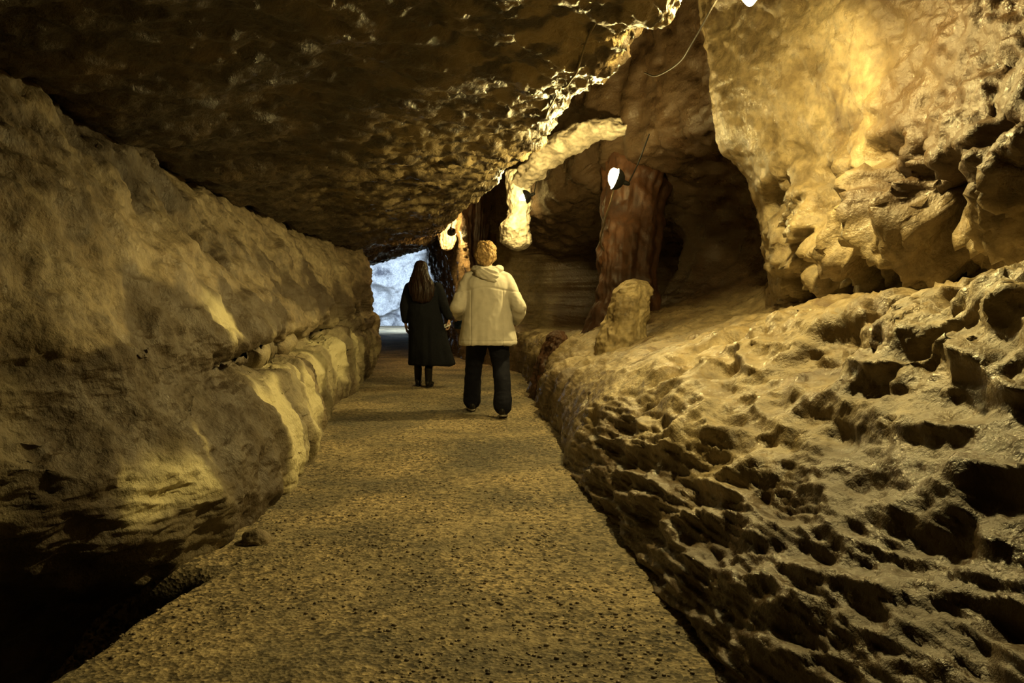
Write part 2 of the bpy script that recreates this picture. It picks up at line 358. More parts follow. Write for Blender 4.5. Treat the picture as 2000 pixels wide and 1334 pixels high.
def fr(p):
    z = p[:, 2]; y = p[:, 1]
    d = .07 * fbm(p * [.8, .7, .9], 3, 61)
    # broken holes between the bank and the upper wall
    m = bump(z, 1.42, .42) * sstep(6.6, 5.8, y) * sstep(1.6, 2.6, y)
    a, b = cells(p * [1.5, 1.9, 2.5] + .5 * fbm(p * 1.5, 2, 65)[:, None], 63)
    a3, b3 = cells(p * [3, 3.4, 4.6] + .4 * fbm(p * 2.5, 2, 66)[:, None], 64)
    d += -m * (.72 * sstep(.55, .2, a) + .24 * sstep(.5, .15, a3) - .2)
    up = sstep(1.7, 2.1, z)
    d += up * .05 * (1 - .8 * bump(y, 5.8, 1.2) * bump(z, 2.55, .6)) * ridged(p * [1.6, 1.5, 1.2], 4, 67) + m * (.085 * ridged(p * 4.2, 4, 68) + .03 * ridged(p * 11, 3, 69))
    return d
P = disp(P, -1, fr)
def fr2(p):
    z = p[:, 2]; y = p[:, 1]
    bank = sstep(1.2, .95, z) * sstep(7.2, 5.6, y)
    q = np.stack([p[:, 0] * 3.6, y * 2.5, z * 7.0], 1) + .35 * fbm(p * 2.5, 2, 71)[:, None]
    a, b = cells(q, 73)
    size = (.22 + .78 * sstep(.3, .6, z)) * (.35 + .65 * sstep(-.3, .25, fbm(p * [1.1, 1, 1.4], 2, 72))) * (1 - .75 * bump(y, 5.7, 1.3) * sstep(.02, .18, z))
    d = bank * size * (.165 * np.minimum(a, .95) ** 1.6 - .045) - bank * .05 * sstep(.2, .05, a) * sstep(.1, .4, fbm(p * 1.6 + 4, 2, 74))
    low = (.25 + .75 * sstep(.62, .3, z)) * sstep(1.1, .9, z) * sstep(5.6, 4.3, y)
    d += low * .05 * ridged(np.stack([p[:, 0] * 1.5 + z * 2, y * 1.4, z * 10 + .9 * y], 1), 4, 75)
    up = sstep(1.3, 1.6, z) * sstep(7.0, 6.0, y)
    calm = 1 - .85 * bump(y, 5.8, 1.2) * bump(z, 2.55, .6)
    a2, b2 = cells(np.stack([p[:, 0] * 5, y * 4.5 - z * 2, z * 7], 1) + .4 * fbm(p * 3, 2, 81)[:, None], 83)
    d += up * calm * (.07 * np.minimum(a2, .9) - .03)
    d += .022 * (1 - .5 * bank) * calm * ridged(p * [3.5, 3.2, 3.5], 4, 77)
    far = sstep(6.2, 7.2, y)
    d += far * .05 * ridged(np.stack([p[:, 0] * 2.2, y * 2.6, z * .8], 1), 3, 79) * (1 - .7 * sstep(.5, .7, z) * sstep(1.4, 1.1, z))
    d += up * calm * .022 * ridged(p * [8, 8, 6], 3, 86)
    d += .008 * fbm(p * 15, 3, 85) + .003 * fbm(p * 40, 2, 87)
    return d
P = disp(P, -1, fr2)
me = grid_mesh('wall_right', P)
p = P.reshape(-1, 3)
dep_shading = sstep(-.15, .3, fbm(p * [1.2, .9, .9], 3, 91)) * 0 + sstep(6.5, 6.85, p[:, 1] + .2 * fbm(p * 2, 2, 94)) * .95 * sstep(1.0, 1.4, p[:, 2] + .2 * fbm(p * 1.5, 3, 92) + .25 * sstep(8, 9, p[:, 1])) * sstep(13.2, 12.6, p[:, 1])  # shade of the alcove and the sheet above it, painted as darker brown
dep_shading = np.maximum(dep_shading, .8 * sstep(.62, .2, p[:, 2] + .1 * fbm(p * 2, 2, 93)) * sstep(5.2, 6.4, p[:, 1]))
dep_shading = np.maximum(dep_shading, .75 * sstep(.5, .2, p[:, 2] + .35 * fbm(p * 1.4, 3, 95)))
dep_shading = np.maximum(dep_shading, .85 * sstep(3.4, 2.7, p[:, 1] + .5 * fbm(p * [1, 1, .6], 3, 99)) * sstep(.95, .6, p[:, 2] + .2 * fbm(p * 2, 2, 98)))  # cast shadow on the near lower bank, painted as dark brown
dep_shading = np.maximum(dep_shading, .93 * sstep(5.0, 4.3, p[:, 1] + .4 * fbm(p * [1.4, 1.4, .5], 3, 96)) * sstep(1.3, 1.7, p[:, 2]))  # rusty rock, with the dimness of the near upper wall painted in
dep_shading = np.maximum(dep_shading, .8 * bump(p[:, 1], 4.2, .5) * sstep(1.5, 2.1, p[:, 2]) * sstep(-.3, .2, fbm(p * [2, 2, .8], 3, 97)))
dep_shading = np.maximum(dep_shading, .95 * sstep(9.0, 9.6, p[:, 1]) * sstep(13.2, 12.8, p[:, 1]) * sstep(.6, .75, p[:, 2]) * sstep(.45, .7, p[:, 0]))  # darkness inside the unlit cavity, painted onto its rock
set_attr(me, 'deposit_and_shading', dep_shading)
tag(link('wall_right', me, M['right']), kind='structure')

# --- ceiling slab: from the crease over the left wall to its free edge, then up the edge
def CT(y, xl, zl, xe, ze, top=4.6):
    xm = (xl + xe) / 2; w = xe - xl
    zl -= .06
    return (y, [(xl - .6, zl + .02), (xl + .1, zl + .0), (xl + .35 * w, zl + .36 * (ze - zl)), (xl + .7 * w, zl + .7 * (ze - zl)), (xe - .22, ze - .05), (xe + .03, ze + .06),
                (xe + .1, ze + .25), (xe + .06, ze + .7), (xe - .2, top)])
CTB = [CT(*a) for a in [(-3, -2.5, 2.1, 1, 2.5), (1, -2.5, 2.1, 1, 2.5), (3, -2.48, 2.15, .88, 2.5), (4.5, -2.48, 2.18, .66, 2.5), (6, -2.65, 2.12, .42, 2.5),
       (8, -2.8, 2.08, .08, 2.48), (10, -2.65, 2.02, -.35, 2.4, 4.4), (12, -2.55, 1.97, -.85, 2.32, 4.2), (14, -2.75, 2, -1.3, 2.28, 4),
       (17, -3.4, 2.0, -1.75, 2.3, 4), (22, -4.2, 2.2, -2.3, 2.7, 4), (28, -5.2, 2.6, -2.9, 3.3, 4)]]
ys = ystations(-3, 28, 2.2, 600)
P, tt = section_grid(CTB, ys, 360)
def fc(p):
    u = p[:, 0] * .55 + p[:, 1] * .83; w = p[:, 0] * .83 - p[:, 1] * .55
    return .06 * fbm(p * [.8, .5, .8], 3, 101) + .045 * ridged(np.stack([w * 1.5, u * .6, p[:, 2] * 1.5], 1), 4, 103)
P = disp(P, -1, fc)
def fc2(p):
    u = p[:, 0] * .55 + p[:, 1] * .83; w = p[:, 0] * .83 - p[:, 1] * .55
    a, b = cells(np.stack([w * 6, u * 3.4, p[:, 2] * 6], 1) + .4 * fbm(p * 3, 2, 105)[:, None], 107)
    return (.035 * np.minimum(a, .9) + .02 * ridged(np.stack([w * 6, u * 2.5, p[:, 2] * 6], 1), 4, 109)
            + .016 * fbm(p * 13, 3, 111) + .006 * fbm(p * 36, 2, 113))
P = disp(P, -1, fc2)
me = grid_mesh('ceiling', P)
p = P.reshape(-1, 3)
edge = (tt[None, :] * np.ones((len(ys), 1))).reshape(-1)
dep_shading = sstep(2.2, 3.8, edge + .9 * sstep(4.5, 8.5, p[:, 1]) + .6 * fbm(p * 1.6, 3, 115)) * sstep(-.3, .25, fbm(p * 5, 3, 117))  # lamplight on the free edge and far ceiling, painted as paler rock
set_attr(me, 'deposit_and_shading', dep_shading * .8)
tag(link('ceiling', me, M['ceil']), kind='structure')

# --- floor
n1, n2 = 460, 340
yy = ystations(-3, 46, 2.0, n1)
u = np.linspace(-1, 1, n2)
P = np.empty((n1, n2, 3)); P[..., 1] = yy[:, None]
hw = np.interp(yy, [-3, 14, 28, 32, 46], [3.2, 3.2, 3.4, 9, 9]); cx = np.interp(yy, [-3, 8, 13, 28, 46], [-.4, -.6, -1.2, -3.6, -5])
P[..., 0] = cx[:, None] + hw[:, None] * u[None, :]
p = P.reshape(-1, 3).copy(); p[:, 2] = 0
shadow_gutter = lambda x, y: -.6 * sstep(-1.13, -1.32, x + .04 * np.sin(y * 5) + .23 * (3 - y)) * sstep(3.12, 2.85, y)  # gutter added in the near left floor to make a dark shadow there
P[..., 2] = (shadow_gutter(p[:, 0], p[:, 1]) + .016 * fbm(p * .9, 3, 121) + .006 * fbm(p * 6, 3, 123)).reshape(n1, n2)
me = grid_mesh('floor', P, flip=True)
tag(link('floor', me, M['floor']), kind='structure')

# --- daylit chamber round the bend: back wall, curved towards the mouth
s = np.linspace(0, 1, 160); t = np.linspace(0, 1, 110)
S, T = np.meshgrid(s, t, indexing='ij')
bx = np.interp(S, [0, .25, .6, 1], [-9.5, -8, -4.2, -1.0]); by = np.interp(S, [0, .25, .6, 1], [31, 39.5, 41, 33])
P = np.stack([bx, by - 3.2 * T ** 1.6, -.1 + 6.5 * T], -1)
P = disp(P, 1, lambda p: .5 * ridged(np.stack([p[:, 0] * .35, p[:, 1] * .35, p[:, 2] * .5 - p[:, 0] * .2], 1), 4, 131) + .12 * ridged(p * 1.1, 4, 133))
me = grid_mesh('wall_back', P, flip=True)
tag(link('wall_back', me, M['back']), kind='structure')

# ------------------------------------------------------------------ separate rock formations
def formation(name, rings, mat, label, cat, amp=.06, flute=0, nu=150, nv=170, seed=0, freq=3.0):
    """rings: (x, y, z, rx, ry); a closed, lofted boulder or column"""
    rings = np.array(rings, float)
    k = np.arange(len(rings)); R = pchip(k, rings, np.linspace(0, len(rings) - 1, nv))
    a = np.linspace(0, 2 * math.pi, nu, endpoint=False)
    P = np.empty((nv, nu, 3))
    P[..., 0] = R[:, 0:1] + R[:, 3:4] * np.cos(a); P[..., 1] = R[:, 1:2] + R[:, 4:5] * np.sin(a); P[..., 2] = R[:, 2:3]
    c = np.stack([R[:, 0], R[:, 1], R[:, 2]], 1)[:, None, :]
    d = P - c; d /= (np.linalg.norm(d, axis=2, keepdims=True) + 1e-6)
    p = P.reshape(-1, 3)
    h = amp * ridged(p * freq, 4, 200 + seed) + .3 * amp * fbm(p * freq * 4, 3, 210 + seed)
    if flute:
        ang = np.arctan2(d[..., 1], d[..., 0]).reshape(-1)
        h = h + flute * (perlin(np.stack([np.cos(ang) * 2.6, np.sin(ang) * 2.6, p[:, 2] * .5], 1), 220 + seed) + .5 * np.abs(perlin(np.stack([np.cos(ang) * 6, np.sin(ang) * 6, p[:, 2] * .6], 1), 230 + seed)))
    taper = np.minimum(1, np.minimum(R[:, 3], R[:, 4]) / .08)[:, None]
    P = P + d * h.reshape(nv, nu)[..., None] * taper[..., None]
    base = np.array([rings[0][0], rings[0][1], min(r[2] for r in rings)])
    me = grid_mesh(name, P - base, wrap=True)
    o = link(name, me, mat); o.location = base
    tag(o, label, cat)
    return o

formation('rock_column', [(1.22, 8.8, .45, .02, .02), (1.22, 8.8, .5, .52, .42), (1.25, 8.8, .8, .42, .36), (1.28, 8.8, 1.2, .33, .3), (1.32, 8.9, 1.7, .34, .3), (1.4, 9.1, 2.2, .36, .34), (1.5, 9.3, 2.75, .42, .4), (1.6, 9.5, 3.3, .5, .45), (1.6, 9.5, 3.4, .02, .02)],
          M['orange'], 'orange brown rock column standing in the dark alcove below the hanging lamp', 'rock', .04, .05, seed=1, freq=2.2)
formation('flowstone_mound', [(1.02, 7.35, .45, .02, .02), (1.02, 7.35, .48, .26, .3), (1.03, 7.35, .7, .22, .26), (1.08, 7.38, .95, .19, .22), (1.13, 7.4, 1.15, .17, .19), (1.15, 7.42, 1.26, .11, .12), (1.15, 7.42, 1.3, .01, .01)],
          M['mound'], 'rounded yellow flowstone mound with dark cracks in front of the orange column', 'rock', .03, .02, seed=2, freq=4)
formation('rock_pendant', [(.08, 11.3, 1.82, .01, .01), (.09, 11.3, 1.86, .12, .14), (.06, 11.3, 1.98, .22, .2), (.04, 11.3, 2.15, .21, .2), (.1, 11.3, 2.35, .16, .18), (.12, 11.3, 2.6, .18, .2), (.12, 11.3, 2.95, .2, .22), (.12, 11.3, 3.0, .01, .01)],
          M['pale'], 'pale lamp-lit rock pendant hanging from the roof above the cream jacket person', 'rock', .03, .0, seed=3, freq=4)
def lip():
    pts = np.array([(.12, 9.5, 2.5, .09), (.3, 9.35, 2.70, .12), (.6, 9.2, 2.90, .13), (1.0, 9.0, 3.04, .11), (1.35, 8.85, 3.02, .07), (2.0, 8.9, 3.0, .03)])
    Q = pchip(np.arange(6), pts, np.linspace(0, 5, 150)); T = np.gradient(Q[:, :3], axis=0); T /= np.linalg.norm(T, axis=1, keepdims=True)
    A = np.cross(T, [0, 0, 1.]); A /= np.linalg.norm(A, axis=1, keepdims=True); B = np.cross(A, T); a = np.linspace(0, 2 * math.pi, 60, endpoint=False)
    D = np.cos(a)[None, :, None] * A[:, None] * 1.6 + np.sin(a)[None, :, None] * B[:, None]
    P = Q[:, None, :3] + D * Q[:, None, 3:4]; p = P.reshape(-1, 3)
    P = P + D * (.035 * ridged(p * [4, 4, 5], 4, 251)).reshape(150, 60)[..., None]
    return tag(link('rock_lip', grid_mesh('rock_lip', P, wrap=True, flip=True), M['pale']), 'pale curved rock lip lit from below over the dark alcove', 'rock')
lip()
formation('rock_drapery', [(-.5, 13.0, 1.45, .01, .01), (-.5, 13, 1.5, .1, .1), (-.5, 13, 1.8, .16, .15), (-.48, 13, 2.2, .24, .2), (-.45, 13, 2.7, .34, .26), (-.45, 13, 3.0, .36, .3), (-.45, 13, 3.05, .01, .01)],
          M['orange'], 'dark orange fluted rock drapery hanging beside the far lamp', 'rock', .03, .09, seed=4, freq=2.5)
formation('rock_pendant', [(-1.2, 14.5, 2.05, .01, .01), (-1.2, 14.5, 2.08, .07, .08), (-1.2, 14.5, 2.2, .12, .12), (-1.2, 14.5, 2.5, .15, .15), (-1.22, 14.5, 2.9, .2, .18), (-1.22, 14.5, 2.95, .01, .01)],
          M['pale'], 'small orange-lit rock pendant under the farthest lamp, above the two people', 'rock', .03, .04, seed=5, freq=3.5)
formation('boulder', [(.42, 8.9, -.05, .02, .02), (.42, 8.9, -.03, .2, .24), (.45, 8.9, .3, .17, .2), (.5, 8.9, .6, .12, .14), (.52, 8.9, .74, .06, .07), (.52, 8.9, .77, .01, .01)],
          M['orange'], 'rusty jagged rock at the path edge right of the cream jacket person', 'rock', .04, .03, seed=6, freq=4)
formation('boulder', [(.6, 7.7, .22, .01, .01), (.6, 7.7, .25, .07, .08), (.6, 7.7, .34, .1, .1), (.61, 7.7, .44, .085, .09), (.61, 7.7, .5, .01, .01)],
          M['mound'], 'small rounded yellow stone lodged below the flowstone mound', 'rock', .015, 0, nu=80, nv=80, seed=7, freq=6)
formation('rock', [(-1.13, 3.42, -.03, .01, .01), (-1.13, 3.42, -.02, .06, .05), (-1.13, 3.42, .02, .07, .055), (-1.13, 3.42, .055, .04, .035), (-1.13, 3.42, .065, .005, .005)],
          M['left'], 'small dark stone on the gravel against the foot of the left wall', 'rock', .012, 0, nu=60, nv=50, seed=8, freq=12)

# ------------------------------------------------------------------ loose gravel over the path
def gravel():
    vs, fs = [], []
    ico = bmesh.new(); bmesh.ops.create_icosphere(ico, subdivisions=1, radius=1)
    bv = np.array([v.co[:] for v in ico.verts]); bf = np.array([[v.index for v in f.verts] for f in ico.faces]); ico.free()
    n = 9000
    y = 1.9 + 9 * RNG.random(n) ** 1.9; xl = np.interp(y, [1.9, 3.3, 6, 8, 11], [-1.5, -1.2, -1.45, -1.8, -2.1]); xr = np.interp(y, [1.9, 3.5, 5, 8, 11], [.62, .45, .38, .3, .2])
    x = xl + (xr - xl) * RNG.random(n)
    dens = fbm(np.stack([x * .9, y * .9, 0 * x], 1), 3, 141)
    keep = dens + .25 * RNG.random(n) > .0
    x, y = x[keep], y[keep]
    r = .002 + .0058 * RNG.random(len(x)) ** 3.0
    sc = np.stack([r * (1 + .5 * RNG.random(len(x))), r * (1 + .5 * RNG.random(len(x))), r * .7], 1)
    V = bv[None] * sc[:, None, :] * (1 + .25 * (RNG.random((len(x), len(bv), 1)) - .5))
    pz = np.stack([x, y, 0 * x], 1)
    zf = .016 * fbm(pz * .9, 3, 121) + .006 * fbm(pz * 6, 3, 123)
    V[..., 0] += x[:, None]; V[..., 1] += y[:, None]; V[..., 2] += (zf + shadow_gutter(x, y) + r * .25)[:, None]
    Fc = (bf[None] + (np.arange(len(x)) * len(bv))[:, None, None]).reshape(-1, 3)
    me = bpy.data.meshes.new('gravel')
    me.vertices.add(V.size // 3); me.vertices.foreach_set('co', V.reshape(-1).astype(np.float32))
    me.loops.add(Fc.size); me.loops.foreach_set('vertex_index', Fc.reshape(-1).astype(np.int32))
    me.polygons.add(len(Fc)); me.polygons.foreach_set('loop_start', np.arange(0, Fc.size, 3, dtype=np.int32)); me.update(calc_edges=True)
    return me
tag(link('gravel', gravel(), M['gravel']), 'loose dark and tan gravel strewn over the cave path', 'gravel', kind='stuff')

# ------------------------------------------------------------------ mesh building for figures and lamps
class Blob:
    """collects closed shapes, then fuses them into one continuous surface"""
    def __init__(s): s.bm = bmesh.new()
    def ball(s, c, r, rot=None):
        r = (r, r, r) if not hasattr(r, '__len__') else r
        m = Matrix.Translation(c) @ (rot.to_4x4() if rot else Matrix.Identity(4)) @ Matrix.Diagonal((*r, 1))
        bmesh.ops.create_uvsphere(s.bm, u_segments=24, v_segments=16, radius=1, matrix=m)
    def limb(s, pts):
        """pts: (point, radius) list"""
        for p, r in pts: s.ball(p, r)
        for (a, ra), (b, rb) in zip(pts[:-1], pts[1:]):
            a, b = Vector(a), Vector(b); d = b - a
            if d.length < 1e-5: continue
            q = Vector((0, 0, 1)).rotation_difference(d.normalized())
            m = Matrix.Translation((a + b) / 2) @ q.to_matrix().to_4x4()
            bmesh.ops.create_cone(s.bm, cap_ends=True, segments=24, radius1=ra, radius2=rb, depth=d.length, matrix=m)
    def loft(s, rings, nu=40, sub=8, p=2.0):
        """rings: (z, cx, cy, rx, ry)"""
        R = np.array(rings, float); k = np.arange(len(R)); R = pchip(k, R, np.linspace(0, len(R) - 1, (len(R) - 1) * sub + 1))
        vs = []
        for z, cx, cy, rx, ry in R:
            row = []
            for i in range(nu):
                a = 2 * math.pi * i / nu; c, sn = math.cos(a), math.sin(a)
                row.append(s.bm.verts.new((cx + rx * math.copysign(abs(c) ** (2 / p), c), cy + ry * math.copysign(abs(sn) ** (2 / p), sn), z)))
            vs.append(row)
        for a, b in zip(vs[:-1], vs[1:]):
            for i in range(nu):
                j = (i + 1) % nu; s.bm.faces.new((a[i], a[j], b[j], b[i]))
        s.bm.faces.new(vs[0][::-1]); s.bm.faces.new(vs[-1])
    def head(s, c, yaw=0):
        c = Vector(c); n0 = len(s.bm.verts)
        r = bmesh.ops.create_uvsphere(s.bm, u_segments=64, v_segments=48, radius=1)
        g = lambda x, z, x0, z0, w: math.exp(-((x - x0) ** 2 + (z - z0) ** 2) / (2 * w * w))
        for v in r['verts']:
            x, y, z = v.co
            X, Y, Z = x * .076, y * .098, z * .116
            if Z < -.02: X *= 1 - .3 * min(1, (-.02 - Z) / .09); Y *= 1 - .12 * min(1, (-.02 - Z) / .09) * (1 if Y < 0 else .2)
            if y > 0:
                f = y
                Y += f * (.026 * g(X, Z, 0, -.026, .011) + .014 * g(X, Z, 0, -.004, .009)      # nose
                          - .011 * g(X, Z, .031, .008, .012) - .011 * g(X, Z, -.031, .008, .012)   # eye sockets
                          + .006 * g(X, Z, .031, .006, .007) + .006 * g(X, Z, -.031, .006, .007)   # lids
                          + .006 * g(X, Z, .028, .03, .016) + .006 * g(X, Z, -.028, .03, .016)     # brow
                          + .007 * g(X, Z, 0, -.054, .012) - .007 * g(X, Z, 0, -.0605, .005) + .007 * g(X, Z, 0, -.067, .01)  # lips
                          + .012 * g(X, Z, 0, -.098, .016))                                      # chin
            v.co = Vector((X, Y, Z))
        rot = Matrix.Rotation(yaw, 4, 'Z')
        for v in r['verts']: v.co = (rot @ v.co) + c
        for sx in (-1, 1):
            e = rot @ Vector((sx * .078, -.008, -.01)); s.ball(c + e, (.009, .02, .031))
    def hand(s, wrist, d, n, side, curl=.5):
        """d: direction of the fingers, n: palm normal, side: +1 thumb on d x n"""
        w = Vector(wrist); d = Vector(d).normalized(); n = Vector(n); n = (n - d * n.dot(d)).normalized(); t = d.cross(n) * side
        m = Matrix((t, d, n)).transposed()
        s.ball(w + d * .048, (.040, .052, .016), m); s.ball(w + d * .02, (.028, .035, .018), m)
        for k, (off, ln) in enumerate(((.029, .072), (.010, .080), (-.010, .074), (-.029, .058))):
            p = w + d * .088 + t * off; a = .25 + .08 * k; pts = [(p - d * .015, .0095)]
            cur = curl * (.8 + .12 * k)
            for f, rr in ((.44, .0088), (.31, .008), (.25, .0068)):
                dd = d * math.cos(a) + n * math.sin(a); p = p + dd * ln * f; pts.append((p, rr)); a += cur
            s.limb(pts)
        p = w + d * .02 + t * .028; pts = [(p, .0125)]; dd = (t * .75 + d * .7 + n * .35).normalized()
        for f, rr in ((.032, .011), (.028, .0095), (.022, .008)):
            p = p + dd * f; pts.append((p, rr)); dd = (dd + d * .35 + n * .25 - t * .2).normalized()
        s.limb(pts)
    def mesh(s, name, voxel, smooth_n=3, fn=None):
        me = bpy.data.meshes.new(name); s.bm.to_mesh(me); s.bm.free()
        o = bpy.data.objects.new(name, me); COL.objects.link(o)
        r = o.modifiers.new('r', 'REMESH'); r.mode = 'VOXEL'; r.voxel_size = voxel
        if smooth_n: k = o.modifiers.new('s', 'SMOOTH'); k.factor = .5; k.iterations = smooth_n
        bpy.context.view_layer.update()
        dg = bpy.context.evaluated_depsgraph_get()
        out = bpy.data.meshes.new_from_object(o.evaluated_get(dg)); out.name = name
        bpy.data.objects.remove(o); bpy.data.meshes.remove(me)
        if fn:
            N = len(out.vertices); c = np.empty(N * 3, np.float32); out.vertices.foreach_get('co', c); nn = np.empty(N * 3, np.float32); out.vertices.foreach_get('normal', nn)
            c = c.reshape(-1, 3).astype(float); nn = nn.reshape(-1, 3); c = c + nn * fn(c)[:, None]
            out.vertices.foreach_set('co', c.reshape(-1).astype(np.float32))
        smooth(out)
        return out

def shoe(parent, ankle, yaw, pitch, mat, boot=None):
    ax, ay, az = ankle
    R = Matrix.Translation((ax, ay, az)) @ Matrix.Rotation(yaw, 4, 'Z') @ Matrix.Rotation(pitch, 4, 'X')
    b = Blob()
    for y, rx, rz, zc in ((-.05, .034, .045, -.045), (0, .036, .05, -.04), (.06, .04, .036, -.054), (.12, .043, .03, -.06), (.165, .036, .024, -.064)):
        b.ball((0, y, zc), (rx, .055, rz))
    if boot: b.limb([((0, -.01, -.02), .045), ((0, -.01, boot), .052)])
    for v in b.bm.verts:
        if v.co.z < -.085: v.co.z = -.085
    me = b.mesh('shoe', .006, 2); me.transform(R)
    o = link('boot' if boot else 'shoe', me, mat, parent)
    b = Blob()
    b.loft([(-.097, 0, .05, .036, .125), (-.09, 0, .05, .044, .135), (-.082, 0, .05, .044, .135), (-.076, 0, .05, .036, .125)], sub=2)
    me = b.mesh('sole', .005, 1); me.transform(R)
    link('sole', me, M['sole'] if not boot else M['leather'], o)
    return o

FLOORZ = 0.004
def folds(seed, a=.008, sc=(5, 5, 3)):
    return lambda c: a * ridged(c * np.array(sc), 3, seed) + .4 * a * fbm(c * np.array(sc) * 3, 2, seed + 5)

# ---- the person in the cream jacket
PA = (-.235, 7.5, FLOORZ)
LA, RA = (-.165, .30, .096), (.15, -.22, .105)
b = Blob()
b.loft([(.80, 0, 0, .15, .11), (.9, 0, 0, .175, .125), (1.0, 0, .0, .15, .11), (1.1, 0, 0, .15, .11), (1.22, 0, 0, .175, .115), (1.31, 0, -.005, .16, .09), (1.37, 0, 0, .08, .07)])
b.limb([((0, 0, 1.34), .055), ((-.01, .015, 1.46), .05)]); b.head((-.012, .03, 1.535), .12)
for sx, hip, knee, ank in ((-1, (-.095, 0, .86), (-.135, .16, .48), LA), (1, (.095, 0, .86), (.13, .02, .48), RA)):
    b.limb([(hip, .088), (knee, .055), (((knee[0] + ank[0]) / 2, (knee[1] + ank[1]) / 2 - .02, (knee[2] + ank[2]) / 2 + .06), .052), (ank, .036)])
    b.limb([(ank, .034), ((ank[0], ank[1] + .12, ank[2] - .05), .026)])
ARM_A = {1: [((.185, 0, 1.28), .052), ((.30, -.07, 1.03), .042), ((.27, .13, .88), .03)], -1: [((-.185, 0, 1.28), .052), ((-.275, -.06, 1.03), .042), ((-.285, .16, .94), .03)]}
for sx in (1, -1): b.limb(ARM_A[sx])
b.hand((.27, .13, .88), (-.35, .6, -.7), (-.8, -.2, .2), 1, .4)
b.hand((-.285, .16, .94), (-.05, .75, -.35), (.4, -.5, -.8), -1, .75)
pa = link('person', b.mesh('person', .0055, 2), M['skin']); pa.location = PA
tag(pa, 'person with short blond hair in a cream hooded jacket walking away along the path', 'person', 'people walking through the cave')

b = Blob()
b.loft([(.665, .005, 0, .27, .185), (.69, .005, 0, .277, .19), (.8, .005, 0, .262, .18), (.95, 0, 0, .232, .165), (1.08, 0, 0, .225, .16), (1.2, 0, -.005, .232, .155), (1.29, 0, -.01, .215, .13), (1.345, 0, -.005, .15, .105), (1.39, 0, .005, .085, .085), (1.42, 0, .01, .07, .07)])
b.limb([((.07, 0, 1.355), .06), ((.165, 0, 1.29), .075), ((.235, -.03, 1.16), .074), ((.305, -.07, 1.03), .072), ((.29, .05, .94), .06), ((.275, .115, .89), .05)])
b.limb([((-.07, 0, 1.355), .06), ((-.165, 0, 1.29), .075), ((-.232, -.03, 1.15), .072), ((-.28, -.06, 1.03), .068), ((-.285, .06, .985), .058), ((-.285, .14, .945), .05)])
def jf(c):
    d = .007 * ridged(c * [4, 4, 3], 3, 301)
    d += .010 * sstep(1.05, .7, c[:, 2]) * perlin(np.stack([np.arctan2(c[:, 1], c[:, 0]) * 3.2, c[:, 2] * 1.5, c[:, 0] * 0], 1), 303)
    arms = sstep(.2, .25, np.abs(c[:, 0])) * sstep(.85, .9, c[:, 2])
    d += arms * .006 * ridged(np.stack([c[:, 0] * 7, c[:, 1] * 4, c[:, 2] * 7], 1), 3, 305)
    back = sstep(.02, -.08, c[:, 1])
    d += -.006 * back * bump(c[:, 2], 1.195 + .02 * np.cos(c[:, 0] * 12), .008)          # yoke seam
    d += -.005 * back * bump(np.abs(c[:, 0]), .15, .006) * sstep(1.2, 1.18, c[:, 2])       # side seams
    d += -.004 * bump(c[:, 2], .71, .005)                                                 # hem stitching
    return d
jk = link('jacket', b.mesh('jacket', .0075, 9, jf), M['jacket'], pa)
b = Blob()
for k in range(13):
    a = math.pi * (1 + k / 12) ; b.ball((.105 * math.cos(a), .01 + .095 * math.sin(a), 1.385 - .012 * math.sin(a) * -1), (.05, .05, .042))
b.ball((.0, -.115, 1.35), (.115, .05, .06)); b.ball((.02, -.135, 1.315), (.095, .035, .04)); b.ball((.045, -.14, 1.285), (.06, .025, .028))
def hf(c): return .008 * ridged(np.stack([c[:, 0] * 6, c[:, 1] * 4, c[:, 2] * 16 + c[:, 0] * 5], 1), 3, 311)
link('hood', b.mesh('hood', .006, 3, hf), M['jacket'], jk)
b = Blob()
b.loft([(.74, 0, 0, .12, .1), (.84, 0, 0, .185, .14), (.95, 0, 0, .18, .13), (1.02, 0, 0, .16, .12)])
for sx, knee, ank in ((-1, (-.135, .16, .48), LA), (1, (.13, .02, .48), RA)):
    b.limb([((sx * .09, 0, .84), .118), ((sx * .105, knee[1] * .5, .66), .106), (knee, .083), (((knee[0] + ank[0]) / 2, (knee[1] + ank[1]) / 2 - .02, (knee[2] + ank[2]) / 2 + .04), .08), ((ank[0], ank[1] - .012, ank[2] + .005), .086)])
link('trousers', b.mesh('trousers', .0075, 3, folds(321, .006, (4, 4, 6))), M['navy'], pa)
shoe(pa, LA, .1, 0, M['leather']); shoe(pa, RA, -.08, -.13, M['leather'])
b = Blob()
b.ball((-.014, .012, 1.555), (.098, .112, .108)); b.ball((-.016, -.035, 1.52), (.1, .085, .095)); b.ball((-.02, -.04, 1.475), (.085, .07, .06)); b.ball((-.03, .03, 1.615), (.07, .075, .045))
for sx in (-1, 1): b.ball((-.014 + sx * .075, .01, 1.52), (.03, .05, .06))
def hr(c): 
    a = np.arctan2(c[:, 1] - .0, c[:, 0] + .014)
    return .012 * fbm(c * 14, 3, 331) + .006 * ridged(c * [34, 30, 22], 3, 333)
link('hair', b.mesh('hair', .0055, 2, hr), M['blond'], pa)

# the small pouch in the left hand
b = Blob(); b.loft([(-.055, 0, 0, .028, .018), (-.045, 0, 0, .042, .024), (0, 0, 0, .046, .026), (.035, 0, 0, .038, .022), (.045, 0, 0, .03, .016)], p=2.6)
po = link('pouch', b.mesh('pouch', .004, 2, folds(341, .002, (20, 20, 14))), M['blue']); po.location = (PA[0] - .292, PA[1] + .245, PA[2] + .865)
tag(po, 'small dark blue pouch held in the left hand of the cream jacket person', 'pouch')

